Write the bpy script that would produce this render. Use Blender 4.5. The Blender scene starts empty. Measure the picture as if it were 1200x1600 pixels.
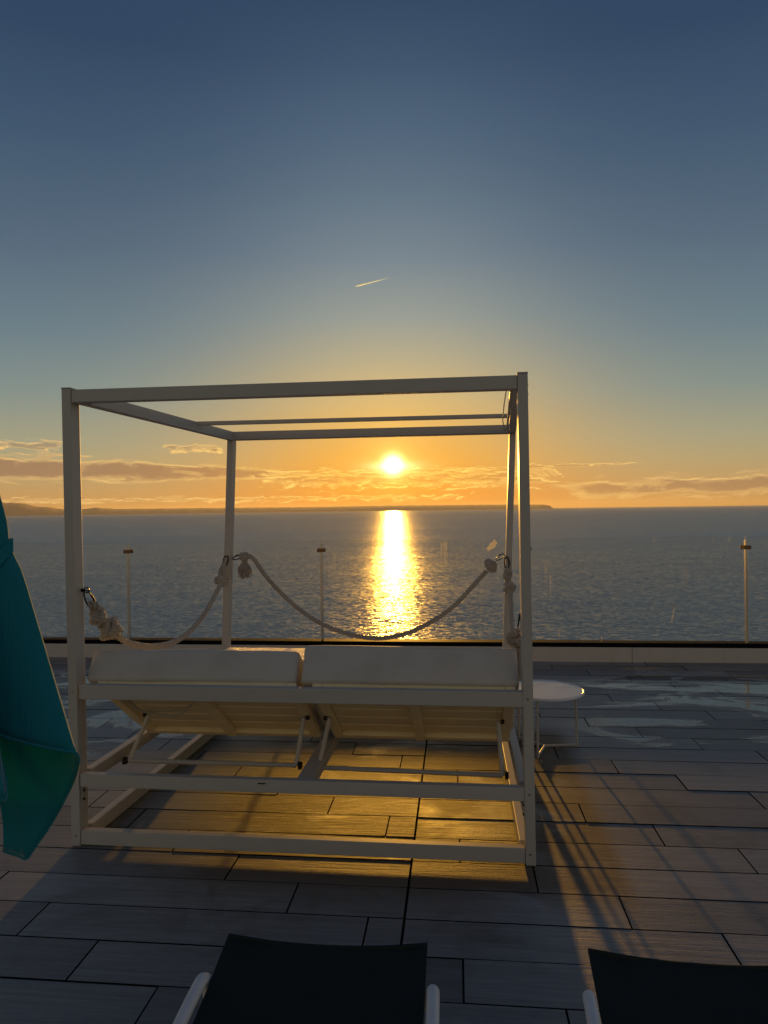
import bpy, bmesh, math, random
from mathutils import Vector, Matrix, noise
random.seed(7)
sc = bpy.context.scene
C = sc.collection
R = math.radians

# ------------------------------------------------------------------ camera
cam = bpy.data.cameras.new('camera'); cam_o = bpy.data.objects.new('camera', cam); C.objects.link(cam_o)
cam.lens = 36 * 1110 / 1600; cam.sensor_width = 36
cam.clip_start = 0.05; cam.clip_end = 400000
cam_o.matrix_world = (Matrix.Translation((0, 0, 1.5)) @ Matrix.Rotation(R(90 - 0.186), 4, 'X') @ Matrix.Rotation(R(-0.73), 4, 'Z'))
sc.camera = cam_o

# ------------------------------------------------------------------ colour, sky and sun
vs = sc.view_settings
vs.view_transform = 'Standard'; vs.look = 'None'; vs.exposure = 0.25; vs.gamma = 1.0
SUN_AZ, SUN_EL = 0.77, 3.6

def s2l(c):
    out = []
    for v in c:
        v = v / 255.0
        out.append(v / 12.92 if v <= 0.04045 else ((v + 0.055) / 1.055) ** 2.4)
    return (*out, 1.0)

class G:
    """tiny expression helper over a node tree"""
    def __init__(s, nt): s.nt = nt
    def _set(s, inp, v):
        if isinstance(v, bpy.types.NodeSocket): s.nt.links.new(v, inp)
        else: inp.default_value = v
    def m(s, op, a, b=None, c=None, clamp=False):
        n = s.nt.nodes.new('ShaderNodeMath'); n.operation = op; n.use_clamp = clamp
        s._set(n.inputs[0], a)
        if b is not None: s._set(n.inputs[1], b)
        if c is not None: s._set(n.inputs[2], c)
        return n.outputs[0]
    def add(s, a, b): return s.m('ADD', a, b)
    def sub(s, a, b): return s.m('SUBTRACT', a, b)
    def mul(s, a, b): return s.m('MULTIPLY', a, b)
    def div(s, a, b): return s.m('DIVIDE', a, b)
    def sq(s, a): return s.m('MULTIPLY', a, a)
    def exp(s, a): return s.m('EXPONENT', a)
    def gauss(s, a, c, w): return s.exp(s.mul(s.sq(s.div(s.sub(a, c), w)), -1.0))
    def step(s, a, lo, hi):
        n = s.nt.nodes.new('ShaderNodeMapRange'); n.interpolation_type = 'SMOOTHSTEP'
        s._set(n.inputs['Value'], a); n.inputs['From Min'].default_value = lo; n.inputs['From Max'].default_value = hi
        return n.outputs[0]
    def mix(s, f, a, b, blend='MIX'):
        n = s.nt.nodes.new('ShaderNodeMix'); n.data_type = 'RGBA'; n.blend_type = blend
        s._set(n.inputs[0], f); s._set(n.inputs[6], a); s._set(n.inputs[7], b)
        return n.outputs[2]
    def xyz(s, x, y, z):
        n = s.nt.nodes.new('ShaderNodeCombineXYZ')
        for i, v in enumerate((x, y, z)): s._set(n.inputs[i], v)
        return n.outputs[0]
    def sep(s, v):
        n = s.nt.nodes.new('ShaderNodeSeparateXYZ'); s.nt.links.new(v, n.inputs[0]); return n.outputs
    def noise(s, vec, scale, detail=4, rough=0.55, dist=0.0, out=0):
        n = s.nt.nodes.new('ShaderNodeTexNoise'); n.inputs['Scale'].default_value = scale
        n.inputs['Detail'].default_value = detail; n.inputs['Roughness'].default_value = rough
        n.inputs['Distortion'].default_value = dist
        if vec is not None: s.nt.links.new(vec, n.inputs['Vector'])
        return n.outputs[out]
    def ramp(s, f, stops):
        n = s.nt.nodes.new('ShaderNodeValToRGB'); s._set(n.inputs[0], f)
        el = n.color_ramp.elements
        while len(el) < len(stops): el.new(0.5)
        for e, (p, c) in zip(el, stops): e.position = p; e.color = c
        return n.outputs[0]
    def vscale(s, v, k):
        n = s.nt.nodes.new('ShaderNodeVectorMath'); n.operation = 'MULTIPLY'
        s.nt.links.new(v, n.inputs[0]); n.inputs[1].default_value = k; return n.outputs[0]
    def tc(s, which):
        n = s.nt.nodes.new('ShaderNodeTexCoord'); return n.outputs[which]
    def pos(s):
        return s.nt.nodes.new('ShaderNodeNewGeometry').outputs['Position']

world = bpy.data.worlds.new('World'); sc.world = world; world.use_nodes = True
def build_world():
    nt = world.node_tree; g = G(nt); bg = nt.nodes['Background']
    x, y, z = g.sep(g.tc('Generated'))
    e = g.mul(g.m('ARCSINE', g.m('MINIMUM', g.m('MAXIMUM', z, -0.9999), 0.9999)), 57.2958)
    az = g.sub(g.mul(g.m('ARCTAN2', x, y), 57.2958), SUN_AZ)
    t = g.m('DIVIDE', g.m('MAXIMUM', e, 0.0), 45.0, clamp=True)
    K = 45.0
    centre = g.ramp(t, [(0.0, s2l((226, 122, 12))), (1.5/K, s2l((228, 140, 24))), (4/K, s2l((226, 158, 52))), (6.5/K, s2l((212, 164, 82))),
                        (9/K, s2l((194, 166, 110))), (12/K, s2l((166, 156, 126))), (15/K, s2l((138, 144, 136))), (19.5/K, s2l((107, 122, 132))),
                        (24/K, s2l((86, 105, 120))), (28/K, s2l((70, 91, 112))), (32/K, s2l((55, 77, 100))), (36/K, s2l((43, 64, 90))), (1.0, s2l((39, 58, 84)))])
    edge = g.ramp(t, [(0.0, s2l((176, 126, 68))), (1.6/K, s2l((172, 138, 90))), (3.5/K, s2l((160, 146, 108))), (5.3/K, s2l((146, 145, 120))), (8.9/K, s2l((116, 131, 127))),
                      (13.2/K, s2l((94, 115, 125))), (19.5/K, s2l((74, 94, 112))), (26/K, s2l((55, 78, 101))), (32.3/K, s2l((41, 62, 89))), (1.0, s2l((37, 56, 83)))])
    away = g.ramp(t, [(0.0, s2l((168, 144, 108))), (6/K, s2l((162, 142, 112))), (15/K, s2l((130, 122, 108))), (30/K, s2l((82, 90, 98))), (1.0, s2l((44, 58, 82)))])
    aa = g.m('ABSOLUTE', az)
    col = g.mix(g.exp(g.mul(g.sq(g.div(az, 13.5)), -1.0)), edge, centre)
    col = g.mix(g.step(aa, 40.0, 120.0), col, away)
    # scattering from the physical sky, a small share
    sk = nt.nodes.new('ShaderNodeTexSky'); sk.sky_type = 'NISHITA'; sk.sun_disc = False
    sk.sun_elevation = R(SUN_EL); sk.sun_rotation = R(SUN_AZ); sk.ozone_density = 3.0
    # ---- cloud banks low over the sea
    warp = g.noise(g.xyz(g.mul(az, 0.25), g.mul(e, 0.9), 3.3), 1.0, 3, 0.5)
    e2 = g.add(e, g.mul(g.sub(warp, 0.5), 1.1))
    n1 = g.noise(g.xyz(g.mul(az, 0.22), g.mul(e2, 1.35), 0.0), 1.0, 9, 0.68, 0.35)
    n1u = g.noise(g.xyz(g.mul(az, 0.22), g.mul(g.add(e2, 0.16), 1.35), 0.0), 1.0, 9, 0.68, 0.35)
    n2 = g.noise(g.xyz(g.mul(az, 0.55), g.mul(e2, 3.0), 9.0), 1.0, 9, 0.66, 0.6)
    n2u = g.noise(g.xyz(g.mul(az, 0.55), g.mul(g.add(e2, 0.1), 3.0), 9.0), 1.0, 9, 0.66, 0.6)
    def lim(a, l0, l1, r0, r1):
        return g.mul(g.step(a, l0, l1), g.sub(1.0, g.step(a, r0, r1)))
    # left bank: its centre line sinks slightly towards the sun
    cl = g.add(3.35, g.mul(g.add(az, 28.0), -0.022))
    hw = g.add(0.98, g.mul(g.add(az, 28.0), -0.030))
    wl = g.mul(g.exp(g.mul(g.m('POWER', g.m('ABSOLUTE', g.div(g.sub(e, cl), hw)), 3.0), -1.0)), lim(az, -70, -60, -11.0, -7.5))
    cr = g.add(1.35, g.mul(g.sub(az, 16.0), 0.022))
    wr = g.mul(g.exp(g.mul(g.m('POWER', g.m('ABSOLUTE', g.div(g.sub(e, cr), 0.66)), 2.0), -1.0)), lim(az, 11.0, 17.0, 60, 80))
    big = g.m('MAXIMUM', wl, wr)
    bb = g.step(big, 0.02, 0.2)
    d1 = g.mul(bb, g.step(g.add(n1, g.mul(big, 0.33)), 0.56, 0.80))
    d1u = g.mul(bb, g.step(g.add(n1u, g.mul(big, 0.33)), 0.56, 0.80))
    # wisps in the middle, over the horizon and small ones above the banks
    wm = g.mul(g.gauss(e, 2.45, 0.95), lim(az, -13, -8, 11, 16))
    wh = g.mul(g.gauss(e, 0.95, 0.30), lim(az, -60, -30, 4, 10))
    wu = g.mul(g.gauss(e, 4.95, 0.35), g.m('MAXIMUM', lim(az, -45, -38, -24.5, -23.2), lim(az, -18.5, -17.2, -14.2, -12.8)))
    ws = g.mul(g.gauss(g.sub(e, g.mul(az, 0.004)), 3.22, 0.12), lim(az, 1.0, 4.0, 16, 21))
    small = g.m('MAXIMUM', g.m('MAXIMUM', wm, g.mul(wh, 0.8)), g.m('MAXIMUM', g.mul(wu, 1.1), ws))
    band = g.step(small, 0.04, 0.35)
    d2 = g.mul(band, g.step(g.add(n2, g.mul(small, 0.32)), 0.66, 0.84))
    d2u = g.mul(band, g.step(g.add(n2u, g.mul(small, 0.32)), 0.66, 0.84))
    near = g.exp(g.mul(g.sq(g.div(az, 13.0)), -1.0))
    dark = g.mix(near, s2l((140, 108, 82)), s2l((196, 134, 56)))
    lite = g.mix(near, s2l((222, 182, 116)), s2l((255, 206, 92)))
    rim1 = g.m('SUBTRACT', d1, d1u, clamp=True); rim2 = g.m('SUBTRACT', d2, d2u, clamp=True)
    col = g.mix(g.mul(d1, g.add(0.72, g.mul(g.step(az, 5.0, -8.0) if False else g.sub(1.0, g.step(az, -8.0, 5.0)), 0.14))), col, dark)
    col = g.mix(g.mul(g.mul(d1, g.sub(1.0, d1)), 1.5), col, lite)
    col = g.mix(g.m('MULTIPLY', rim1, 1.1, clamp=True), col, lite)
    col = g.mix(g.mul(d2, 0.42), col, dark)
    col = g.mix(g.m('ADD', g.mul(rim2, 1.2), g.mul(g.mul(d2, g.sub(1.0, d2)), 1.5), clamp=True), col, lite)
    # ---- the sun seen through thin haze
    sv = (math.sin(R(SUN_AZ)) * math.cos(R(SUN_EL)), math.cos(R(SUN_AZ)) * math.cos(R(SUN_EL)), math.sin(R(SUN_EL)))
    vd = nt.nodes.new('ShaderNodeVectorMath'); vd.operation = 'DOT_PRODUCT'
    nt.links.new(g.tc('Generated'), vd.inputs[0]); vd.inputs[1].default_value = sv
    ang = g.mul(g.m('ARCCOSINE', g.m('MINIMUM', vd.outputs['Value'], 0.9999999)), 57.2958)
    el_a = g.m('SQRT', g.add(g.sq(g.mul(az, 0.5)), g.sq(g.mul(g.add(g.sub(e, SUN_EL), 0.12), 2.3))))
    disc = g.mul(g.exp(g.mul(g.sq(g.div(ang, 0.62)), -1.0)), 4.5)
    flare = g.mul(g.exp(g.mul(g.div(el_a, 0.44), -1.0)), 2.6)
    aure = g.add(g.mul(g.exp(g.mul(g.div(ang, 0.9), -1.0)), 1.1), g.mul(g.exp(g.mul(g.div(ang, 3.4), -1.0)), 0.17))
    up = g.step(e, -0.6, 0.1)
    def scaled(c, f):
        return g.mix(1.0, c, g.xyz(f, f, f), 'MULTIPLY')
    glow = g.mix(1.0, scaled((1.0, 0.80, 0.42, 1), g.mul(g.add(disc, flare), up)), scaled((1.0, 0.56, 0.12, 1), g.mul(aure, up)), 'ADD')
    col = g.mix(1.0, col, glow, 'ADD')
    col = scaled(col, 10.0)
    col = g.mix(1.0, col, scaled(sk.outputs[0], 0.015), 'ADD')
    nt.links.new(col, bg.inputs[0]); bg.inputs[1].default_value = 0.1
build_world()

sun = bpy.data.lights.new('sun', 'SUN'); sun_o = bpy.data.objects.new('sun', sun); C.objects.link(sun_o)
sun.energy = 2.8; sun.angle = R(0.85); sun.color = (1.0, 0.47, 0.06)
sd = Vector((math.sin(R(SUN_AZ)) * math.cos(R(SUN_EL)), math.cos(R(SUN_AZ)) * math.cos(R(SUN_EL)), math.sin(R(SUN_EL))))
sun_o.rotation_euler = sd.to_track_quat('Z', 'Y').to_euler(); sun_o.location = sd * 30

# ------------------------------------------------------------------ materials
def mat(name):
    m = bpy.data.materials.new(name); m.use_nodes = True
    nt = m.node_tree; return m, nt, G(nt), nt.nodes['Principled BSDF']

def bump(g, p, h, strength, dist=0.01):
    b = g.nt.nodes.new('ShaderNodeBump'); b.inputs['Strength'].default_value = strength; b.inputs['Distance'].default_value = dist
    g.nt.links.new(h, b.inputs['Height']); g.nt.links.new(b.outputs[0], p.inputs['Normal'])

def m_paint(name, c, rough=0.45, dirt=0.12):
    m, nt, g, p = mat(name)
    o = g.tc('Object')
    n = g.noise(o, 9, 5, 0.6); n2 = g.noise(o, 60, 3, 0.6)
    d = g.mul(g.step(n, 0.45, 0.75), dirt)
    dk = (c[0] * 0.72, c[1] * 0.68, c[2] * 0.62, 1)
    nt.links.new(g.mix(d, (*c, 1), dk), p.inputs['Base Color'])
    nt.links.new(g.add(rough - 0.08, g.mul(n2, 0.18)), p.inputs['Roughness'])
    bump(g, p, n2, 0.06, 0.002)
    return m

def m_plain(name, c, rough=0.5, metal=0.0, bs=0.0, sc_=80):
    m, nt, g, p = mat(name)
    o = g.tc('Object'); n = g.noise(o, sc_, 4, 0.6)
    nt.links.new(g.mix(n, (c[0]*.85, c[1]*.85, c[2]*.85, 1), (c[0]*1.12, c[1]*1.12, c[2]*1.12, 1)), p.inputs['Base Color'])
    p.inputs['Roughness'].default_value = rough; p.inputs['Metallic'].default_value = metal
    if bs: bump(g, p, n, bs, 0.003)
    return m

def m_tile():
    m, nt, g, p = mat('porcelain_deck_tile')
    oi = nt.nodes.new('ShaderNodeObjectInfo').outputs['Random']
    o = g.tc('Object'); P = g.pos()
    px, py, pz = g.sep(o)
    off = g.mul(oi, 40.0)
    grain = g.noise(g.xyz(g.add(g.mul(px, 1.6), off), g.mul(py, 42.0), off), 1.0, 6, 0.65, 1.4)
    fine = g.noise(g.xyz(g.add(g.mul(px, 14.0), off), g.mul(py, 260.0), 0.0), 1.0, 3, 0.6)
    tone = g.add(g.mul(grain, 0.75), g.mul(fine, 0.25))
    c = g.ramp(tone, [(0.28, (0.115, 0.117, 0.118, 1)), (0.5, (0.205, 0.206, 0.206, 1)), (0.72, (0.285, 0.284, 0.282, 1))])
    v = g.add(0.74, g.mul(oi, 0.50))
    c = g.mix(1.0, c, g.xyz(v, v, g.mul(v, 0.99)), 'MULTIPLY')
    # stains, water films and a painted sun-gold patch, placed in the terrace's own coordinates
    wx, wy, wz = g.sep(P)
    u = g.sub(g.mul(wx, math.cos(R(5.8))), g.mul(wy, math.sin(R(5.8))))
    w = g.add(g.mul(wx, math.sin(R(5.8))), g.mul(wy, math.cos(R(5.8))))
    st = g.noise(P, 2.3, 6, 0.62, 0.6)
    c = g.mix(g.mul(g.step(st, 0.50, 0.70), 0.5), c, (0.07, 0.066, 0.06, 1))
    salt = g.noise(P, 5.5, 7, 0.7, 1.5)
    c = g.mix(g.mul(g.step(salt, 0.58, 0.74), 0.30), c, (0.36, 0.35, 0.33, 1))
    pn = g.noise(g.xyz(g.mul(u, 0.85), g.mul(w, 2.1), 4.2), 1.0, 8, 0.62, 1.3)
    reg = g.mul(g.step(w, 4.2, 4.9), g.sub(1.0, g.step(w, 6.3, 6.8)))
    side = g.m('MAXIMUM', g.step(u, 0.5, 1.3), g.sub(1.0, g.step(u, -2.1, -1.5)))
    puddle = g.step(g.add(pn, g.mul(g.mul(reg, side), 0.105)), 0.560, 0.640)
    puddle = g.mul(puddle, g.mul(g.step(w, 4.0, 4.4), side))
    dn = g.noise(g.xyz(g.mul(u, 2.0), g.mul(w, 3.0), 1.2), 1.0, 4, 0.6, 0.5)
    damp_sungold = g.mul(g.mul(g.step(u, -1.4, -0.9), g.sub(1.0, g.step(u, 0.62, 0.72))), g.mul(g.step(w, 2.6, 2.9), g.sub(1.0, g.step(w, 4.7, 5.0))))
    damp_sungold = g.mul(damp_sungold, g.step(dn, 0.32, 0.5))
    wet = g.m('MAXIMUM', puddle, g.mul(damp_sungold, 0.45))
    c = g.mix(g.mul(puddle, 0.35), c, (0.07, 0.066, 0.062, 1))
    c = g.mix(g.mul(damp_sungold, 0.78), c, (0.120, 0.072, 0.032, 1))  # damp tiles under the bed, the low sun's gold painted into their brown
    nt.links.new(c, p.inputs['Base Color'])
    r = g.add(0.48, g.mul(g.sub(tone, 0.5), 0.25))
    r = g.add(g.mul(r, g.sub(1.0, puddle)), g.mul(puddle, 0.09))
    r = g.add(r, g.mul(damp_sungold, 0.12))
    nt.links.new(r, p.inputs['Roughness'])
    nt.links.new(g.sub(g.add(0.58, g.mul(puddle, 0.4)), g.mul(damp_sungold, 0.16)), p.inputs['Specular IOR Level'])
    h = g.mul(g.add(g.mul(tone, 1.0), g.mul(g.noise(P, 220, 2, 0.5), 0.35)), g.sub(1.0, g.mul(puddle, 0.97)))
    bump(g, p, h, 0.5, 0.005)
    return m

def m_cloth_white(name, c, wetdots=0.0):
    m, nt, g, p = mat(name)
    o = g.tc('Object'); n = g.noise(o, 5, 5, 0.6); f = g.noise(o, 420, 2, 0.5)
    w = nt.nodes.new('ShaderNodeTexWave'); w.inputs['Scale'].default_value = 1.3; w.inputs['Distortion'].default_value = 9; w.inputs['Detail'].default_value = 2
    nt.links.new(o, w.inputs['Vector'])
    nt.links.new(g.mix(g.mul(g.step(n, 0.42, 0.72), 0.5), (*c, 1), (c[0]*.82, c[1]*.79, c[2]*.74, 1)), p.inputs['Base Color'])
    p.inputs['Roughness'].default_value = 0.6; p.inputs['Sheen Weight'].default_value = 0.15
    h = g.add(g.mul(f, 0.25), g.mul(w.outputs['Fac'], 0.4))
    if wetdots:
        vo = nt.nodes.new('ShaderNodeTexVoronoi'); vo.inputs['Scale'].default_value = 130; nt.links.new(o, vo.inputs['Vector'])
        dr = g.sub(1.0, g.step(vo.outputs['Distance'], 0.15, 0.42))
        h = g.add(h, g.mul(dr, 2.0)); nt.links.new(g.sub(0.5, g.mul(dr, 0.42)), p.inputs['Roughness'])
    bump(g, p, h, 0.5, 0.004)
    return m

def m_rope():
    m, nt, g, p = mat('cotton_rope')
    o = g.tc('Object'); n = g.noise(o, 260, 3, 0.6); n2 = g.noise(o, 14, 3)
    nt.links.new(g.mix(n2, (0.34, 0.31, 0.265, 1), (0.48, 0.445, 0.39, 1)), p.inputs['Base Color'])
    p.inputs['Roughness'].default_value = 0.9; p.inputs['Sheen Weight'].default_value = 0.5
    bump(g, p, n, 0.8, 0.004)
    return m

def m_teal():
    m, nt, g, p = mat('teal_canvas')
    uv = g.tc('Object'); n = g.noise(uv, 6, 5, 0.6); f = g.noise(uv, 700, 2, 0.5)
    c = g.mix(n, (0.004, 0.27, 0.39, 1), (0.006, 0.33, 0.46, 1))
    nt.links.new(c, p.inputs['Base Color']); p.inputs['Roughness'].default_value = 0.8
    p.inputs['Sheen Weight'].default_value = 0.8; p.inputs['Sheen Roughness'].default_value = 0.3
    x, y, z = g.sep(uv)
    cr = g.noise(g.xyz(g.mul(x, 26.0), g.mul(y, 26.0), g.mul(z, 2.2)), 1.0, 4, 0.6, 0.6)
    bump(g, p, g.add(g.mul(f, 0.12), g.mul(cr, 1.0)), 0.55, 0.012)
    tr = nt.nodes.new('ShaderNodeBsdfTranslucent'); nt.links.new(g.mix(0.0, (0.004, 0.42, 0.32, 1), (0, 0, 0, 1)), tr.inputs[0])
    mx = nt.nodes.new('ShaderNodeMixShader'); mx.inputs[0].default_value = 0.3
    nt.links.new(p.outputs[0], mx.inputs[1]); nt.links.new(tr.outputs[0], mx.inputs[2])
    nt.links.new(mx.outputs[0], nt.nodes['Material Output'].inputs[0])
    return m

def m_sling():
    m, nt, g, p = mat('dark_sling_mesh')
    o = g.tc('Object'); x, y, z = g.sep(o)
    wv = g.mul(g.m('SINE', g.mul(x, 1800.0)), g.m('SINE', g.mul(y, 1800.0)))
    n = g.noise(o, 12, 4)
    nt.links.new(g.mix(n, (0.013, 0.020, 0.020, 1), (0.022, 0.031, 0.031, 1)), p.inputs['Base Color'])
    p.inputs['Roughness'].default_value = 0.8; p.inputs['Specular IOR Level'].default_value = 0.2
    bump(g, p, wv, 0.4, 0.001)
    return m

def m_glass():
    m, nt, g, p = mat('railing_glass')
    nt.nodes.remove(p)
    lw = nt.nodes.new('ShaderNodeFresnel'); lw.inputs[0].default_value = 1.5
    gl = nt.nodes.new('ShaderNodeBsdfGlossy'); gl.inputs['Roughness'].default_value = 0.02
    tr = nt.nodes.new('ShaderNodeBsdfTransparent'); tr.inputs[0].default_value = (0.965, 0.975, 0.965, 1)
    mx = nt.nodes.new('ShaderNodeMixShader')
    nt.links.new(g.mul(lw.outputs[0], 0.5), mx.inputs[0]); nt.links.new(tr.outputs[0], mx.inputs[1]); nt.links.new(gl.outputs[0], mx.inputs[2])
    # dried salt: faint vertical runs and specks
    o = g.tc('Object'); x, y, z = g.sep(o)
    run = g.noise(g.xyz(g.mul(x, 38.0), g.mul(z, 1.6), 0.0), 1.0, 3, 0.6)
    spk = g.noise(o, 90, 2, 0.5); pat = g.noise(o, 2.2, 4, 0.6)
    d = g.add(g.mul(g.step(run, 0.66, 0.8), 0.10), g.mul(g.step(spk, 0.66, 0.75), 0.08))
    d = g.add(g.mul(d, g.step(pat, 0.42, 0.65)), 0.006)
    tl = nt.nodes.new('ShaderNodeBsdfTranslucent'); tl.inputs[0].default_value = (0.8, 0.78, 0.72, 1)
    m2 = nt.nodes.new('ShaderNodeMixShader'); nt.links.new(d, m2.inputs[0])
    nt.links.new(mx.outputs[0], m2.inputs[1]); nt.links.new(tl.outputs[0], m2.inputs[2])
    nt.links.new(m2.outputs[0], nt.nodes['Material Output'].inputs[0])
    return m

def m_translucent(name, c, mixf, alpha=1.0):
    m, nt, g, p = mat(name)
    p.inputs['Base Color'].default_value = (*c, 1); p.inputs['Roughness'].default_value = 0.8
    tl = nt.nodes.new('ShaderNodeBsdfTranslucent'); tl.inputs[0].default_value = (*c, 1)
    mx = nt.nodes.new('ShaderNodeMixShader'); mx.inputs[0].default_value = mixf
    nt.links.new(p.outputs[0], mx.inputs[1]); nt.links.new(tl.outputs[0], mx.inputs[2])
    last = mx.outputs[0]
    if alpha < 1:
        n = g.noise(g.tc('Object'), 160, 3, 0.7)
        tr = nt.nodes.new('ShaderNodeBsdfTransparent'); m3 = nt.nodes.new('ShaderNodeMixShader')
        nt.links.new(g.mul(g.step(n, 0.40, 0.62), alpha), m3.inputs[0])
        nt.links.new(tr.outputs[0], m3.inputs[1]); nt.links.new(last, m3.inputs[2]); last = m3.outputs[0]
    nt.links.new(last, nt.nodes['Material Output'].inputs[0])
    return m

SEA_C = (0.34, 0.46, 0.44, 1)
def m_sea():
    m, nt, g, p = mat('sea_water')
    P = g.pos(); x, y, z = g.sep(P)
    # wave slopes straight from noise: swell, wind waves and ripples
    def sl(sx, sy, seed, det):
        return g.noise(g.xyz(g.add(g.mul(x, sx), seed), g.add(g.mul(y, sy), g.mul(x, sy * 0.12)), seed), 1.0, det, 0.6, 0.3, out=1)
    a = g.sep(sl(0.035, 0.075, 3.0, 3)); b = g.sep(sl(0.52, 1.45, 11.0, 5)); c = g.sep(sl(2.0, 5.2, 23.0, 3))
    big = g.noise(g.xyz(g.mul(x, 0.0016), g.mul(y, 0.004), 5.0), 1.0, 4, 0.6)
    amp = g.add(0.25, g.mul(big, 1.75))
    def tot(i):
        return g.mul(amp, g.add(g.add(g.mul(g.sub(a[i], 0.5), 0.12), g.mul(g.sub(b[i], 0.5), 1.0)), g.mul(g.sub(c[i], 0.5), 1.0)))
    nx, ny = g.mul(tot(0), 0.62), g.sub(tot(1), 0.135)
    def nrm(kx, ky):
        nm = nt.nodes.new('ShaderNodeVectorMath'); nm.operation = 'NORMALIZE'
        nt.links.new(g.xyz(g.mul(nx, kx), g.mul(ny, ky), 1.0), nm.inputs[0]); return nm.outputs[0]
    # facets one can see, and the finer roughness of the water between them
    nt.links.new(nrm(1.0, 1.0), p.inputs['Normal'])
    p.inputs['Base Color'].default_value = SEA_C
    p.inputs['IOR'].default_value = 1.33; p.inputs['Specular IOR Level'].default_value = 0.36; p.inputs['Roughness'].default_value = 0.16
    q = nt.nodes.new('ShaderNodeBsdfPrincipled'); nt.links.new(nrm(0.7, 0.9), q.inputs['Normal'])
    q.inputs['Base Color'].default_value = SEA_C
    q.inputs['IOR'].default_value = 1.33; q.inputs['Specular IOR Level'].default_value = 1.0; q.inputs['Roughness'].default_value = 0.42
    mx = nt.nodes.new('ShaderNodeMixShader'); mx.inputs[0].default_value = 0.55
    nt.links.new(p.outputs[0], mx.inputs[1]); nt.links.new(q.outputs[0], mx.inputs[2])
    nt.links.new(mx.outputs[0], nt.nodes['Material Output'].inputs[0])
    return m

M = {}
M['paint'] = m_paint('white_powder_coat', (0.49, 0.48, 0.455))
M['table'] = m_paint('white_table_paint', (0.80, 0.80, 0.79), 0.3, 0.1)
M['wood'] = m_paint('cream_board', (0.80, 0.70, 0.46), 0.55, 0.3)
M['steel'] = m_plain('brushed_steel', (0.62, 0.60, 0.57), 0.28, 1.0)
M['dark'] = m_plain('dark_metal', (0.03, 0.03, 0.03), 0.35, 0.8)
M['black'] = m_plain('black_gasket', (0.006, 0.006, 0.007), 0.6)
M['black'].node_tree.nodes['Principled BSDF'].inputs['Specular IOR Level'].default_value = 0.05
M['clamp'] = m_plain('bronze_clamp', (0.22, 0.13, 0.07), 0.4, 0.9)
M['tile'] = m_tile()
M['joint'] = m_plain('tile_edge', (0.010, 0.010, 0.010), 1.0)
M['joint'].node_tree.nodes['Principled BSDF'].inputs['Specular IOR Level'].default_value = 0.0
M['slab'] = m_plain('slab_concrete', (0.03, 0.03, 0.03), 0.9, 0, 0.3, 20)
M['kerb'] = m_paint('kerb_panel_paint', (0.60, 0.57, 0.53), 0.35, 0.25)
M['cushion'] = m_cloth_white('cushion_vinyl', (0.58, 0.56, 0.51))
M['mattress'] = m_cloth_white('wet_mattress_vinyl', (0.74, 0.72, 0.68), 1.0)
M['rope'] = m_rope()
M['teal'] = m_teal()
M['sling'] = m_sling()
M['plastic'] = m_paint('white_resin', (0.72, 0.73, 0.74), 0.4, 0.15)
M['glass'] = m_glass()
M['stain'] = m_translucent('salt_stain', (0.8, 0.76, 0.62), 0.8, 0.6)
M['streak'] = m_translucent('salt_streak', (0.8, 0.76, 0.62), 0.8, 0.22)
vm = bpy.data.materials.new('contrail_vapour'); vm.use_nodes = True
vm.node_tree.nodes.remove(vm.node_tree.nodes['Principled BSDF'])
vp = vm.node_tree.nodes.new('ShaderNodeVolumePrincipled'); vp.inputs['Color'].default_value = (0.62, 0.86, 1.0, 1); vp.inputs['Density'].default_value = 0.03; vp.inputs['Anisotropy'].default_value = 0.8
vm.node_tree.links.new(vp.outputs[0], vm.node_tree.nodes['Material Output'].inputs['Volume'])
M['vapour'] = vm
M['sea'] = m_sea()
M['hill'] = m_plain('distant_hillside', (0.42, 0.30, 0.20), 0.95, 0, 0, 0.004)
M['wall'] = m_paint('white_render', (0.72, 0.70, 0.66), 0.8, 0.2)

# ------------------------------------------------------------------ building helpers
def link_mesh(name, bm, m, parent=None, inv=None, smooth=False):
    me = bpy.data.meshes.new(name)
    if inv is not None: bmesh.ops.transform(bm, matrix=inv, verts=bm.verts)
    bmesh.ops.recalc_face_normals(bm, faces=bm.faces)
    bm.to_mesh(me); bm.free()
    me.materials.append(m)
    if smooth:
        for f in me.polygons: f.use_smooth = True
        me.set_sharp_from_angle(angle=R(50))
    o = bpy.data.objects.new(name, me); C.objects.link(o)
    if parent: o.parent = parent
    return o

def thing(name, label, cat, loc=(0, 0, 0), rotz=0.0, group=None):
    o = bpy.data.objects.new(name, None); C.objects.link(o)
    o.empty_display_size = 0.1
    o.location = loc; o.rotation_euler = (0, 0, rotz)
    tag(o, label, cat, group); return o

def tag(o, label, cat, group=None):
    o['label'] = label; o['category'] = cat
    if group: o['group'] = group
    return o

def beam(bm, p0, p1, w, h, side=(1, 0, 0), bev=0.003, seg=2):
    """box along p0-p1, w along `side`, h across the rest"""
    p0, p1 = Vector(p0), Vector(p1)
    a = (p1 - p0).normalized(); s = Vector(side); s = (s - a * s.dot(a)).normalized(); t = a.cross(s)
    L = (p1 - p0).length
    mtx = Matrix((( *(s * w), 0), (*(t * h), 0), (*(a * L), 0), (0, 0, 0, 1))).transposed()
    mtx.translation = (p0 + p1) / 2
    r = bmesh.ops.create_cube(bm, size=1.0, matrix=mtx)
    if bev:
        es = list({e for v in r['verts'] for e in v.link_edges})
        bmesh.ops.bevel(bm, geom=es, offset=bev, segments=seg, affect='EDGES', profile=0.5)

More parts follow.
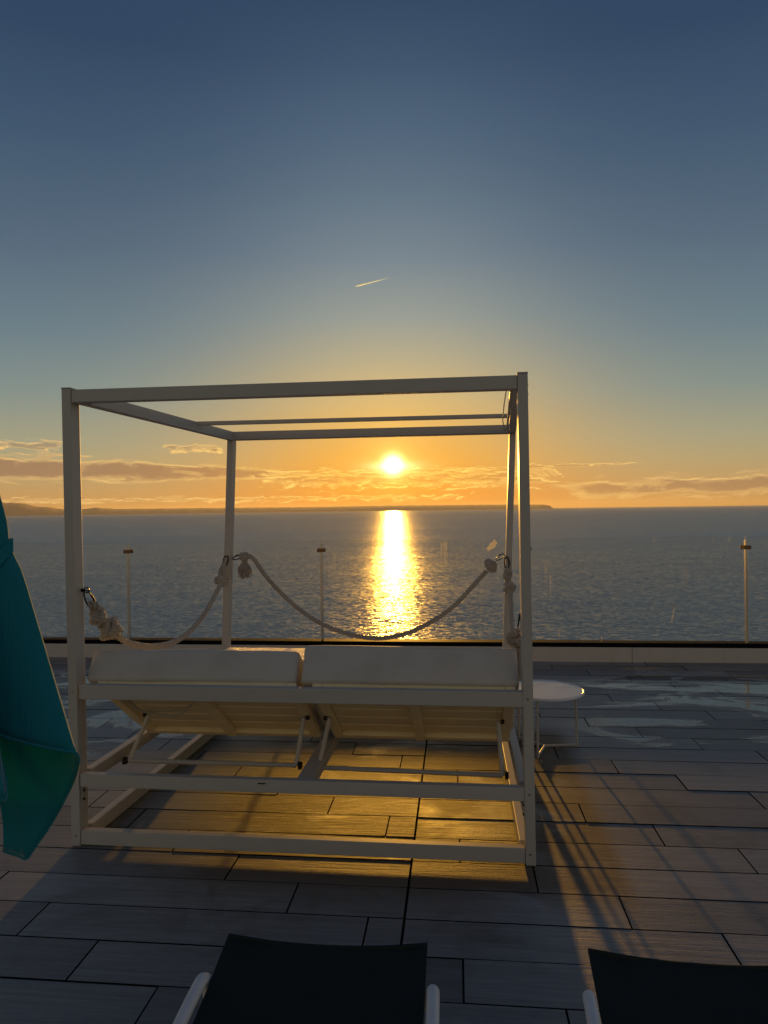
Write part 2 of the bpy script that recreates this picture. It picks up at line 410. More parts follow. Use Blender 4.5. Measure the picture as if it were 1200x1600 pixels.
def box(bm, lo, hi, bev=0.003, seg=2):
    lo, hi = Vector(lo), Vector(hi)
    mtx = Matrix.Diagonal((*(hi - lo), 1)); mtx.translation = (lo + hi) / 2
    r = bmesh.ops.create_cube(bm, size=1.0, matrix=mtx)
    if bev:
        es = list({e for v in r['verts'] for e in v.link_edges})
        bmesh.ops.bevel(bm, geom=es, offset=bev, segments=seg, affect='EDGES', profile=0.5)

def frames(pts):
    pts = [Vector(p) for p in pts]; out = []; up = Vector((0.13, 0.31, 0.94))
    n = len(pts)
    for i, p in enumerate(pts):
        t = (pts[min(i + 1, n - 1)] - pts[max(i - 1, 0)]).normalized()
        s = up - t * up.dot(t)
        if s.length < 1e-4: s = t.orthogonal()
        s.normalize(); up = s
        out.append((p, s, t.cross(s)))
    return out

def tube(bm, pts, r, n=8, closed=False, cap=True):
    fr = frames(pts); rings = []
    for i, (p, s, b) in enumerate(fr):
        rr = r(i / (len(fr) - 1)) if callable(r) else r
        rings.append([bm.verts.new(p + s * (rr * math.cos(2 * math.pi * k / n)) + b * (rr * math.sin(2 * math.pi * k / n))) for k in range(n)])
    m = len(rings)
    for i in range(m if closed else m - 1):
        A, B = rings[i], rings[(i + 1) % m]
        sh = 0
        if closed and i == m - 1:
            sh = min(range(n), key=lambda q: (A[0].co - B[q].co).length)
        for k in range(n):
            bm.faces.new((A[k], A[(k + 1) % n], B[(k + 1 + sh) % n], B[(k + sh) % n]))
    if cap and not closed:
        bm.faces.new(rings[0]); bm.faces.new(list(reversed(rings[-1])))

def rope_strands(bm, pts, rad, pitch=0.075, strands=3, n=6, step=0.006):
    """laid rope: strands twisted round the path"""
    pts = [Vector(p) for p in pts]
    dense = [pts[0]]
    for a, b in zip(pts, pts[1:]):
        k = max(1, int((b - a).length / step))
        dense += [a.lerp(b, (j + 1) / k) for j in range(k)]
    fr = frames(dense); acc = 0.0; ds = [0.0]
    for a, b in zip(dense, dense[1:]): acc += (b - a).length; ds.append(acc)
    for q in range(strands):
        path = []
        for (p, s, b), d in zip(fr, ds):
            an = 2 * math.pi * (d / pitch + q / strands)
            path.append(p + (s * math.cos(an) + b * math.sin(an)) * rad * 0.60)
        tube(bm, path, rad * 0.45, n)

def smooth_curve(ctrl, k=10):
    P = [Vector(p) for p in ctrl]; P = [P[0] * 2 - P[1]] + P + [P[-1] * 2 - P[-2]]; out = []
    for i in range(1, len(P) - 2):
        a, b, c, d = P[i - 1:i + 3]
        for j in range(k):
            t = j / k
            out.append(0.5 * ((2 * b) + (c - a) * t + (2 * a - 5 * b + 4 * c - d) * t * t + (3 * b - a - 3 * c + d) * t ** 3))
    out.append(P[-2]); return out

YAW = R(-5.8)                                  # the terrace grid
def uv(u, v, z=0.0):
    return Vector((u * math.cos(YAW) - v * math.sin(YAW), u * math.sin(YAW) + v * math.cos(YAW), z))

# ------------------------------------------------------------------ sea, coast, contrail
SEA_Z = -27.0
bm = bmesh.new()
ys = [-3000, 12, 60, 150, 400, 1000, 3000, 9000, 20000, 45000]
for a, b in zip(ys, ys[1:]):
    w0 = 45000; vsq = [bm.verts.new((x, y, SEA_Z)) for x, y in ((-w0, a), (w0, a), (w0, b), (-w0, b))]
    bm.faces.new(vsq)
bmesh.ops.remove_doubles(bm, verts=bm.verts, dist=0.01)
sea = link_mesh('sea', bm, M['sea']); sea['kind'] = 'structure'

def coast():
    prof = [(-40, .42), (-34, .62), (-31, .78), (-28.2, .83), (-27.2, .82), (-26.6, .70), (-25.9, .53), (-25.2, .50), (-24.7, .38), (-23.4, .31), (-22.6, .37), (-22.06, .43),
            (-21.3, .38), (-20.7, .32), (-18, .31), (-15, .31), (-10, .30), (-5, .29), (-1, .33), (2, .33), (5, .31), (10, .29), (12.5, .25), (13.1, .18), (13.35, .0)]
    bm = bmesh.new(); rows = []
    D = 15500.0; N = 420
    for i in range(N + 1):
        az = -40 + (13.35 + 40) * i / N
        for (a, ea), (b, eb) in zip(prof, prof[1:]):
            if a <= az <= b + 1e-9: el = ea + (eb - ea) * (az - a) / (b - a)
        hh = max(1.0, D * 1.12 * math.tan(R(el)) + 28.5)
        hh *= 1 + 0.06 * noise.noise(Vector((az * 1.7, 0, 0))) + 0.035 * noise.noise(Vector((az * 7, 3, 0)))
        row = []
        for f, q in ((0.0, 0.0), (0.01, 0.16), (0.05, 0.52), (0.12, 1.0), (0.2, 0.7), (0.3, 0.0)):
            jit = 1 + 0.02 * noise.noise(Vector((az * 2.1, f * 40, 5)))
            d = D * (1 + f) * (1 + 0.012 * noise.noise(Vector((az * 0.6, 9, 1))))
            z = SEA_Z - 2 + hh * q * (jit if q < 1 else 1)
            row.append(bm.verts.new((d * math.sin(R(az)), d * math.cos(R(az)), z)))
        rows.append(row)
    for A, B in zip(rows, rows[1:]):
        for k in range(5): bm.faces.new((A[k], B[k], B[k + 1], A[k + 1]))
    o = link_mesh('coast_hills', bm, M['hill'], smooth=True); o['kind'] = 'structure'
coast()

bm = bmesh.new()
k = 30000.0
p0 = Vector((-0.0374, 1.001, 0.3144)) * k; p1 = Vector((0.0150, 1.001, 0.3272)) * k
tube(bm, [p0.lerp(p1, i / 24) for i in range(25)], lambda t: 30 * (0.03 + min(t * 10, 1) * (1 - t) ** 0.9), 8)
tag(link_mesh('contrail', bm, M['vapour'], smooth=True), 'thin white aircraft vapour trail high in the blue sky', 'contrail')

# the air over the sea
bm = bmesh.new(); box(bm, (-46000, -4000, SEA_Z - 1.2), (46000, 46000, 340), 0)
hm = bpy.data.materials.new('sea_air'); hm.use_nodes = True; hnt = hm.node_tree
hnt.nodes.remove(hnt.nodes['Principled BSDF'])
pv = hnt.nodes.new('ShaderNodeVolumePrincipled'); pv.inputs['Color'].default_value = (0.9, 0.9, 0.9, 1)
pv.inputs['Density'].default_value = 1.7e-5; pv.inputs['Anisotropy'].default_value = 0.45
hnt.links.new(pv.outputs[0], hnt.nodes['Material Output'].inputs['Volume'])
hz = link_mesh('haze', bm, hm); hz['kind'] = 'stuff'

# ------------------------------------------------------------------ terrace floor and its tiles
floor = bpy.data.objects.new('terrace_floor', None); C.objects.link(floor); floor['kind'] = 'structure'
floor.rotation_euler = (0, 0, YAW)
bm = bmesh.new(); box(bm, (-9, -6, -0.4), (9, 7.35, -0.0215), 0)
link_mesh('slab', bm, M['slab'], floor)
PITCH, GAP, TH = 0.2155, 0.0050, 0.020
V0 = 2.594
mesh_cache = {}
def tile_mesh(L):
    key = round(L, 3)
    if key not in mesh_cache:
        bm = bmesh.new(); box(bm, (0, 0, -TH), (L - GAP, PITCH - GAP, 0), 0.0009, 1)
        me = bpy.data.meshes.new('tile'); bmesh.ops.recalc_face_normals(bm, faces=bm.faces); bm.to_mesh(me); bm.free(); me.materials.append(M['tile']); me.materials.append(M['joint'])
        for f in me.polygons: f.material_index = 0 if f.normal.z > 0.9 else 1
        mesh_cache[key] = me
    return mesh_cache[key]
def put_tile(u0, u1, v, extra=0.0):
    o = bpy.data.objects.new('tile', tile_mesh(u1 - u0)); C.objects.link(o); o.parent = floor
    o.location = (u0, v, random.uniform(-0.0012, 0.0012)); o.rotation_euler = (random.uniform(-.0035, .0035), random.uniform(-.0012, .0012), random.uniform(-.0006, .0006))
n_t = 0
far = bmesh.new()
def far_tile(u0, u1, v):
    u0, u1 = max(u0, -9), min(u1, 9)
    if u1 - u0 > 0.05: box(far, (u0, v, -TH), (u1 - GAP, v + PITCH - GAP, random.uniform(-0.0012, 0.0012)), 0)
for i in range(-9, 21):
    v = V0 + i * PITCH
    vm = v + PITCH / 2
    lim = max(1.9, 0.62 * vm + 0.75)
    ej = -0.205 + 0.0 * i                      # expansion joint that runs through the bed
    # right field
    LR = 1.207; s = (0.607 - 0.3035 * i - ej) % LR
    cuts = [ej + 0.002] + [ej + s + LR * q for q in range(0, 9)]
    for a, b in zip(cuts, cuts[1:]):
        if b - a < 0.05: continue
        if a < lim: put_tile(a, b, v); n_t += 1
        else: far_tile(a, b, v)
    LL = 1.238; s = (ej - (-0.647 - 0.31 * i)) % LL
    cuts = [ej - 0.001] + [ej - s - LL * q for q in range(0, 9)]
    for b, a in zip(cuts, cuts[1:]):
        if b - a < 0.05: continue
        if b > -lim: put_tile(a, b, v); n_t += 1
        else: far_tile(a, b, v)
print('tiles', n_t)
# the deck goes on past the tiles one can tell apart
bm = bmesh.new()
box(bm, (-9, -6, -0.0290), (9, V0 - 9 * PITCH - 0.008, -0.002), 0)
o = link_mesh('tile_field', bm, M['tile'], floor); o['kind'] = 'stuff'
o = link_mesh('tile_field', far, M['tile'], floor); o['kind'] = 'stuff'

# ------------------------------------------------------------------ kerb and glass railing
KV = 7.05
kerb = thing('kerb', 'low pale panelled kerb with black channel under the glass railing', 'kerb', uv(0, KV), YAW)
x0 = 1.671 - 6 * 2.4
for i in range(9):
    bm = bmesh.new(); box(bm, (x0 + 0.002, 0, -0.03), (x0 + 2.398, 0.16, 0.140), 0.003); link_mesh('kerb_panel', bm, M['kerb'], kerb); x0 += 2.4
bm = bmesh.new(); box(bm, (-9, 0.004, 0.1405), (9, 0.15, 0.183), 0.002); link_mesh('glazing_channel', bm, M['black'], kerb)
rail = thing('glass_railing', 'clear glass railing with slim steel posts along the terrace edge', 'railing', uv(0, KV + 0.06, 0.165), YAW)
post_u = [-7.52, -5.464, -3.412, -1.366, 0.693, 2.752, 4.81, 6.86]
for i, pu in enumerate(post_u):
    bm = bmesh.new(); box(bm, (pu - 0.0105, -0.022, -0.02), (pu + 0.0105, 0.022, 1.030 - 0.03), 0.003)
    box(bm, (pu - 0.005, -0.005, 0.99), (pu + 0.005, 0.005, 1.038), 0.002)
    po = link_mesh('railing_post', bm, M['steel'], rail)
    bm = bmesh.new()
    box(bm, (pu - 0.038, -0.036, 0.914), (pu + 0.038, -0.0235, 0.950), 0.003)
    link_mesh('clamp', bm, M['clamp'], po); bm = bmesh.new()
    box(bm, (pu - 0.038, 0.0235, 0.914), (pu + 0.038, 0.036, 0.950), 0.003)
    link_mesh('clamp', bm, M['clamp'], po)
panes = []
for a, b in zip(post_u, post_u[1:]):
    bm = bmesh.new(); box(bm, (a + 0.018, -0.006, -0.02), (b - 0.018, 0.006, 1.028), 0.0015, 1)
    panes.append((a, b, link_mesh('glass_pane', bm, M['glass'], rail)))
def stain(u, z, shape, m):
    pane = next(o for a, b, o in panes if a < u < b)
    bm = bmesh.new(); vs_ = []
    for (du, dz) in shape: vs_.append((u + du, z + dz - 0.165))
    f = [bm.verts.new((x, -0.0075, zz)) for x, zz in vs_]; bk = [bm.verts.new((x, -0.0067, zz)) for x, zz in vs_]
    bm.faces.new(f); bm.faces.new(list(reversed(bk)))
    for q in range(len(f)): bm.faces.new((f[q], f[(q + 1) % len(f)], bk[(q + 1) % len(f)], bk[q]))
    link_mesh('salt_stain', bm, m, pane)
def blob(du, dz, n=18, ang=0.0, rough=0.35):
    out = []
    for q in range(n):
        a = 2 * math.pi * q / n; r = 1 + rough * (random.random() - 0.5) * 2
        x, y = du * r * math.cos(a), dz * r * math.sin(a)
        out.append((x * math.cos(ang) - y * math.sin(ang), x * math.sin(ang) + y * math.cos(ang)))
    return out
stain(0.352, 1.136, blob(0.062, 0.026, 22, 0.75, 0.4), M['stain'])
def drip(u, z1, z0, w):
    stain(u, z1, [(-w, 0), (0, 0.01), (w, -0.004), (w * 0.8, (z0 - z1) * 0.5), (w * 0.3, z0 - z1), (-w * 0.3, z0 - z1 + 0.02), (-w * 0.9, (z0 - z1) * 0.4)], M['streak'])
for a in ((-0.150, 1.171, 0.86, 0.010), (-0.124, 1.175, 0.78, 0.007), (-0.100, 1.172, 0.90, 0.008), (-0.111, 1.165, 1.05, 0.016), (0.869, 0.942, 0.64, 0.004), (0.913, 0.83, 0.61, 0.006),
          (0.99, 0.30, 0.20, 0.004), (2.598, 1.188, 1.13, 0.005), (2.45, 1.185, 1.12, 0.004), (1.395, 0.24, 0.14, 0.005), (1.9, 1.18, 1.11, 0.004), (2.2, 0.9, 0.72, 0.003)): drip(*a)
stain(2.073, 0.455, [(0.012, 0.093), (0.020, 0.09), (0.004, -0.02), (-0.014, -0.09), (-0.020, -0.085), (-0.006, 0.0)], M['streak'])

# ------------------------------------------------------------------ daybed
BY = math.atan2(-0.11304, 0.99359)
W, D, H, LEAN = 2.016, 1.86, 2.062, 0.083
bed = thing('canopy_daybed', 'white metal four-post double daybed with open canopy frame facing the sea', 'daybed', (-1.407, 3.194, 0), BY)
PW, PD = 0.042, 0.078
PO = 0.021
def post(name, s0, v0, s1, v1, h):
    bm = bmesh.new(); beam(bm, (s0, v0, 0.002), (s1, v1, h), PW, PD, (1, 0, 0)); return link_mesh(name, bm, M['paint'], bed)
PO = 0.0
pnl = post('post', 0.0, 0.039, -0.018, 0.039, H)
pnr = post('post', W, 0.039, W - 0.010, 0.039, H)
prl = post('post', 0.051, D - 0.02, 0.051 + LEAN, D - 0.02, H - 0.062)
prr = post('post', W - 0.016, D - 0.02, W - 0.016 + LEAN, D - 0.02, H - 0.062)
# canopy beams
def bar(name, p0, p1, w, h, side=(0, 1, 0), m='paint', par=None):
    bm = bmesh.new(); beam(bm, p0, p1, w, h, side); return link_mesh(name, bm, M[m], par or bed)
bar('canopy_beam', (0.004, 0.033, 2.030), (W - 0.032, 0.033, 2.028), 0.052, 0.058)
bar('canopy_beam', (0.02, 0.062, 2.030), (0.133, D - 0.05, 2.030), 0.044, 0.060, (1, 0, 0))
bar('canopy_beam', (W - 0.030, 0.062, 2.030), (W + 0.066, D - 0.05, 2.030), 0.044, 0.060, (1, 0, 0))
bar('canopy_beam', (0.112, D - 0.02, 2.030), (W + 0.088, D - 0.02, 2.030), 0.052, 0.060)
bar('canopy_lip', (0.16, D - 0.052, 2.010), (W + 0.04, D - 0.052, 2.010), 0.008, 0.012)
bar('cross_bar', (0.09, 1.25, 2.050), (W + 0.028, 1.25, 2.046), 0.030, 0.024)
for s_, b_ in ((0.028, 0.128), (W - 0.022, W + 0.060)):
    bar('curtain_track', (s_ + (0.032 if s_ < 1 else -0.032), 0.07, 2.004), (b_ + (0.032 if s_ < 1 else -0.032), D - 0.06, 2.004), 0.012, 0.016, (1, 0, 0))
bm = bmesh.new(); tube(bm, [(W - 0.072, 0.062, 2.018), (W - 0.06, 0.5, 2.008), (W - 0.03, 1.2, 2.010), (W + 0.018, D - 0.05, 2.022)], 0.003, 6); link_mesh('curtain_wire', bm, M['paint'], bed)
# top caps of the near posts
for pp, s_ in ((pnl, -0.018), (pnr, W - 0.010)):
    bm = bmesh.new(); box(bm, (s_ - 0.0225, -0.0012, H + 0.0008), (s_ + 0.0225, 0.08, H + 0.006), 0.0015); link_mesh('cap', bm, M['paint'], pp)
# horizontal rails on the camera side
def rail_near(z0, z1, name):
    bm = bmesh.new(); box(bm, (0.0225, 0.004, z0), (W - 0.0225, 0.042, z1), 0.003); return link_mesh(name, bm, M['paint'], bed)
rail_near(0.664, 0.728, 'head_rail'); mr = rail_near(0.269, 0.3265, 'seat_rail'); br = rail_near(0.0085, 0.072, 'floor_rail')
bm = bmesh.new(); box(bm, (0.845, 0.0015, 0.308), (0.880, 0.0045, 0.3125), 0.0005, 1); link_mesh('drain_slot', bm, M['black'], mr)
# crumbs and drops hanging under the floor rail
bm = bmesh.new()
for q in range(46):
    s_ = random.uniform(0.6, 1.95); r_ = random.uniform(0.0006, 0.0016)
    bmesh.ops.create_icosphere(bm, subdivisions=1, radius=r_, matrix=Matrix.Translation((s_, random.uniform(0.006, 0.03), 0.0083)) @ Matrix.Diagonal((1.2, 1.2, 1.6, 1)))
o = link_mesh('water_drops', bm, M['glass'], br, smooth=True); o['kind'] = 'stuff'
# side rails
for sx, ex in ((0.021, 0.07), (W - 0.021, W - 0.034)):
    sg = 1 if sx < 1 else -1
    bar('floor_rail', (sx + sg * 0.0, 0.080, 0.040), (ex, D - 0.06, 0.040), 0.040, 0.064, (1, 0, 0))
    bar('seat_rail', (sx + sg * 0.0, 0.080, 0.297), (ex, D - 0.06, 0.297), 0.040, 0.058, (1, 0, 0))
bar('seat_rail', (0.075, D - 0.02, 0.297), (W - 0.04, D - 0.02, 0.297), 0.040, 0.058, (0, 1, 0))
bar('centre_rail', (1.046, 0.044, 0.297), (1.046, D - 0.044, 0.297), 0.070, 0.056, (1, 0, 0))
for s_ in (0.021, W - 0.021):                                # bracket with two screws below the seat rail
    bm = bmesh.new(); sg = 1 if s_ < 1 else -1
    x_ = s_ + sg * 0.0008; box(bm, (min(x_, x_ + sg * 0.003), 0.012, 0.190), (max(x_, x_ + sg * 0.003), 0.055, 0.266), 0.001, 1)
    bk_ = link_mesh('bracket', bm, M['paint'], bed)
    for z_ in (0.205, 0.245):
        bm = bmesh.new(); bmesh.ops.create_cone(bm, cap_ends=True, segments=12, radius1=0.007, radius2=0.006, depth=0.006, matrix=Matrix.Translation((x_ + sg * 0.005, 0.030, z_)) @ Matrix.Rotation(math.pi / 2, 4, 'Y'))
        link_mesh('screw', bm, M['dark'], bk_)
for z_ in (0.98, 1.12, 2.02, 1.98):
    bm = bmesh.new(); bmesh.ops.create_cone(bm, cap_ends=True, segments=12, radius1=0.008, radius2=0.006, depth=0.006, matrix=Matrix.Translation((W - 0.010 + 0.0225, 0.039, z_ if z_ > 1.5 else 0.22 + (z_ - 0.98) * 0.4)) @ Matrix.Rotation(math.pi / 2, 4, 'Y'))
    link_mesh('screw', bm, M['paint'], pnr)

for z_ in (0.30, 0.70, 0.05):
    for pp, s_ in ((pnl, -0.018 * z_ / H + 0.002), (pnr, W - 0.010 * z_ / H - 0.002)):
        bm = bmesh.new(); bmesh.ops.create_cone(bm, cap_ends=True, segments=12, radius1=0.0055, radius2=0.0045, depth=0.003, matrix=Matrix.Translation((s_, -0.0012, z_)) @ Matrix.Rotation(math.pi / 2, 4, 'X')); link_mesh('screw', bm, M['steel'], pp)
# seat boards further back
for s0, s1 in ((0.075, 1.008), (1.086, W - 0.045)):
    for q in range(9):
        v_ = 0.60 + q * 0.134
        bm = bmesh.new(); box(bm, (s0, v_, 0.3285), (s1, v_ + 0.112, 0.3465), 0.003, 1); link_mesh('seat_slat', bm, M['wood'], bed)

# raised head panels, hinged at v=0.57: a frame with boards
PA = math.atan2(0.375, 0.54)
def head_panel(s0, s1):
    w = s1 - s0
    pan = bpy.data.objects.new('head_panel', None); C.objects.link(pan); pan.parent = bed
    # local x along s, local y up the slope towards the camera, local z = panel normal (up)
    pan.location = (s0, 0.575, 0.333); pan.rotation_euler = (-PA, 0, 0)
    Lp = 0.655                                                 # length; runs to -y
    for a, b in ((0.0, 0.045), (w - 0.045, w)):
        bm = bmesh.new(); box(bm, (a, -Lp, 0.0), (b, 0.0, 0.040), 0.003); link_mesh('frame_bar', bm, M['wood'], pan)
    for a, b in ((-Lp, -Lp + 0.045), (-0.045, 0.0)):
        bm = bmesh.new(); box(bm, (0.046, a, 0.0), (w - 0.046, b, 0.040), 0.003); link_mesh('frame_bar', bm, M['wood'], pan)
    bm = bmesh.new(); box(bm, (w / 2 - 0.022, -Lp + 0.046, -0.012), (w / 2 + 0.022, -0.022, 0.018), 0.003); link_mesh('batten', bm, M['wood'], pan)
    for q in range(5):
        y_ = -Lp + 0.052 + q * 0.1115
        bm = bmesh.new(); box(bm, (0.046, y_, 0.0205), (w - 0.046, y_ + 0.102, 0.036), 0.002, 1); link_mesh('slat', bm, M['wood'], pan)
    return pan
head_panel(0.085, 1.010); head_panel(1.082, 1.965)
# lifting brackets
def strut_set(pts_a, pts_b, y0):
    bm = bmesh.new()
    for p in (pts_a, pts_b): tube(bm, p, 0.011, 10)
    tube(bm, [pts_a[-1], pts_b[-1]], 0.011, 10)
    o = link_mesh('lifting_bracket', bm, M['paint'], bed, smooth=True)
    for p in (pts_a, pts_b):
        for q, c in ((p[-1], 0.020), (p[0], 0.012)):
            bm = bmesh.new(); bmesh.ops.create_cone(bm, cap_ends=True, segments=14, radius1=c, radius2=c * 0.8, depth=0.016, matrix=Matrix.Translation((q[0] + (-0.02 if p is pts_a else 0.02), q[1], q[2])) @ Matrix.Rotation(math.pi / 2, 4, 'Y'))
            link_mesh('pivot', bm, M['dark'], o)
strut_set([(0.215, 0.30, 0.515), (0.125, 0.27, 0.297)], [(0.985, 0.30, 0.515), (0.952, 0.27, 0.297)], 0)
strut_set([(1.110, 0.30, 0.515), (1.060, 0.27, 0.290)], [(1.900, 0.30, 0.515), (1.915, 0.27, 0.278)], 0)
bm = bmesh.new(); tube(bm, smooth_curve([(0.125, 0.16, 0.66), (0.150, 0.2, 0.605), (0.205, 0.21, 0.562), (0.300, 0.22, 0.540), (0.405, 0.21, 0.545), (0.480, 0.2, 0.605), (0.52, 0.17, 0.66)], 8), 0.005, 6)
link_mesh('tie_cord', bm, M['rope'], bed, smooth=True)
bm = bmesh.new(); tube(bm, smooth_curve([(0.130, 0.17, 0.655), (0.158, 0.22, 0.600), (0.215, 0.23, 0.553), (0.300, 0.24, 0.548), (0.430, 0.23, 0.566)], 8), 0.004, 6)
link_mesh('tie_cord', bm, M['rope'], bed, smooth=True)

# cushions: rounded, slightly sagging boxes with piping
def cushion(lx, ly, lz, name, m, loc, rot, seedv, dome=0.012):
    bm = bmesh.new(); nx, ny, nz = 26, 16, 5
    r = 0.020
    box(bm, (0, 0, 0), (lx, ly, lz), r, 4)
    bmesh.ops.subdivide_edges(bm, edges=[e for e in bm.edges if e.calc_length() > 0.2], cuts=12, use_grid_fill=True)
    bmesh.ops.triangulate(bm, faces=[f for f in bm.faces if len(f.verts) > 4])
    for v in bm.verts:
        x, y, z = v.co
        q = Vector((x * 2.2 + seedv, y * 2.6, z * 3))
        fx = math.sin(math.pi * min(max(x / lx, 0), 1)) ** 0.5; fy = math.sin(math.pi * min(max(y / ly, 0), 1)) ** 0.5
        d = 0.010 * noise.noise(q) + 0.004 * noise.noise(q * 4)
        if z > lz * 0.5: v.co.z += d + dome * fx * fy
        else: v.co.z += d * 0.5
        if y < ly * 0.5: v.co.y += 0.008 * noise.noise(q * 1.4 + Vector((4, 0, 0))) - 0.010 * fx
        if x < 0.05 or x > lx - 0.05: v.co.x += 0.010 * noise.noise(q + Vector((0, 7, 0)))
    o = link_mesh(name, bm, m, None, smooth=True)
    o.location = loc; o.rotation_euler = rot
    bm = bmesh.new()
    for zz in (0.012, lz - 0.010):
        e = 0.004
        pts = [(e, e), (lx * .25, e - 0.006), (lx * .5, e - 0.008), (lx * .75, e - 0.006), (lx - e, e), (lx - e, ly - e), (e, ly - e)]
        P = [Vector((a, b, zz)) for a, b in pts]
        tube(bm, P + [P[0]], 0.0030, 6)
    link_mesh('piping', bm, m, o, smooth=True)
    return o
bm_inv = Matrix.Rotation(BY, 4, 'Z'); bl = Vector((-1.407, 3.194, 0))
def bed_pt(s, v, z): return bl + bm_inv @ Vector((s, v, z))
def head_cushion(s0, s1, t, label, seedv, dz=0.0, twist=0.0, shift=0.0):
    # lies on the panel: local y runs down the slope away from the camera
    yv = 0.045 + shift; zv = 0.741 + dz
    e = Matrix.Rotation(BY + twist, 4, 'Z') @ Matrix.Rotation(-PA + 0.0, 4, 'X')
    o = cushion(s1 - s0, 0.62, t, 'backrest_cushion', M['cushion'], (0, 0, 0), (0, 0, 0), seedv, 0.003)
    o.matrix_world = Matrix.Translation(bed_pt(s0, yv, zv)) @ e
    tag(o, label, 'cushion', 'cushions on the daybed')
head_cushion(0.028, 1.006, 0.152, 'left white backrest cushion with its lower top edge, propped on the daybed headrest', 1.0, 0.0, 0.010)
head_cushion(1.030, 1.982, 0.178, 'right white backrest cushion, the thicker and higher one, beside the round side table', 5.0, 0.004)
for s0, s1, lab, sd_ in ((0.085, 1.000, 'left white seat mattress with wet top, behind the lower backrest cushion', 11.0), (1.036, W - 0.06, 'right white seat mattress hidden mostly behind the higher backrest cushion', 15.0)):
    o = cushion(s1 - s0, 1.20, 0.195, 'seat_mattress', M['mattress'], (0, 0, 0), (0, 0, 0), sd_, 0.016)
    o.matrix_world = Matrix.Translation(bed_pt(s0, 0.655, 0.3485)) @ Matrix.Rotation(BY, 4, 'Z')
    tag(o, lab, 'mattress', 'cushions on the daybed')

# ------------------------------------------------------------------ ropes with knots and carabiners
RR = 0.0165
def knot(root, c, axis, L, r, turns, seedv):
    c, a = Vector(c), Vector(axis).normalized(); s = a.orthogonal().normalized(); b = a.cross(s)
    rnd = random.Random(seedv); pts = []
    N = int(turns * 14)
    for i in range(N + 1):
        t = i / N; an = 2 * math.pi * turns * t
        back = math.sin(math.pi * 2.0 * t) * 0.22
        rr = r * (0.75 + 0.35 * math.sin(math.pi * t) + 0.12 * math.sin(an * 0.37 + seedv))
        pts.append(c + a * (L * (t - 0.5 + back * 0.4)) + s * (rr * math.cos(an)) + b * (rr * math.sin(an)))
    bm = bmesh.new(); rope_strands(bm, pts, RR, 0.05, 3, 6, 0.006)
    # one crossing bight over the coils
    q = [c + a * (L * 0.55) + s * r * 0.3, c + a * (L * 0.25) + s * r * 1.5 + b * r * 0.4, c - a * (L * 0.15) + s * r * 1.5 - b * r * 0.6, c - a * (L * 0.55) - b * r * 0.5]
    rope_strands(bm, smooth_curve(q, 6), RR, 0.05, 3, 6, 0.006)
    q = [c - a * (L * 0.5) + s * r * 0.2, c - a * L * 0.1 - s * r * 1.35 + b * r * 0.7, c + a * L * 0.3 - s * r * 0.9 + b * r * 1.1, c + a * L * 0.5]
    rope_strands(bm, smooth_curve(q, 6), RR, 0.05, 3, 6, 0.006)
    link_mesh('knot', bm, M['rope'], root, smooth=True)
def carabiner(root, p0, p1, wd, r=0.0042):
    p0, p1 = Vector(p0), Vector(p1); a = (p1 - p0); L = a.length; a.normalize(); s = Vector(wd); s = (s - a * s.dot(a)).normalized()
    c = (p0 + p1) / 2; pts = []
    for k in range(28):
        an = 2 * math.pi * k / 28; x, y = math.cos(an), math.sin(an)
        pts.append(c + a * (L / 2 * math.copysign(abs(x) ** 0.75, x)) + s * (L * 0.19 * (1 + 0.25 * x) * math.copysign(abs(y) ** 0.75, y)))
    bm = bmesh.new(); tube(bm, pts, r, 7, closed=True)
    tube(bm, [c + a * L * 0.22 + s * L * 0.23, c - a * L * 0.18 + s * L * 0.20], r * 1.35, 8)
    link_mesh('carabiner', bm, M['dark'], root, smooth=True)
def eye(root, p, d):
    p, d = Vector(p), Vector(d).normalized(); s = d.orthogonal().normalized(); bm = bmesh.new()
    tube(bm, [p - d * 0.004, p + d * 0.008], 0.009, 10)
    b = d.cross(s)
    tube(bm, [p + d * 0.02 + (d * math.cos(k) + Vector((0, 0, 1)) * math.sin(k)) * 0.012 for k in [2 * math.pi * j / 16 for j in range(16)]], 0.003, 6, closed=True)
    link_mesh('eye_bolt', bm, M['dark'], root, smooth=True)
def tassel(root, p, L, r, seedv):
    rnd = random.Random(seedv); bm = bmesh.new(); p = Vector(p)
    for q in range(130):
        an = rnd.uniform(0, 6.28); rr = r * math.sqrt(rnd.random()); l = L * rnd.uniform(0.7, 1.1)
        a = p + Vector((math.cos(an), math.sin(an), 0)) * rr * 0.25
        b = p + Vector((math.cos(an) * rr * 1.0, math.sin(an) * rr * 1.0, -l * 0.5)); c_ = p + Vector((math.cos(an) * rr * rnd.uniform(0.4, 1.3), math.sin(an) * rr * rnd.uniform(.4, 1.3), -l))
        tube(bm, [a, b, c_], 0.0024, 4)
    link_mesh('frayed_end', bm, M['rope'], root, smooth=True)
def hang(root, ctrl):
    bm = bmesh.new(); rope_strands(bm, smooth_curve(ctrl, 10), RR); link_mesh('rope', bm, M['rope'], root, smooth=True)
GR = 'ropes slung between the daybed posts'
rl = thing('hanging_rope', 'thick white rope along the left side of the daybed, double knot at near post', 'rope', (-1.407, 3.194, 0), BY, GR)
eye(rl, (0.021, 0.05, 1.150), (1, 0, 0))
carabiner(rl, (0.034, 0.052, 1.148), (0.046, 0.088, 1.070), (1, 0.3, 0), 0.0035)
hang(rl, [(0.046, 0.130, 1.045), (0.036, 0.100, 1.070), (0.044, 0.082, 1.084), (0.056, 0.100, 1.072), (0.060, 0.130, 1.045)])
knot(rl, (0.052, 0.135, 1.020), (0.15, 0.5, -0.75), 0.060, 0.022, 2.2, 1)
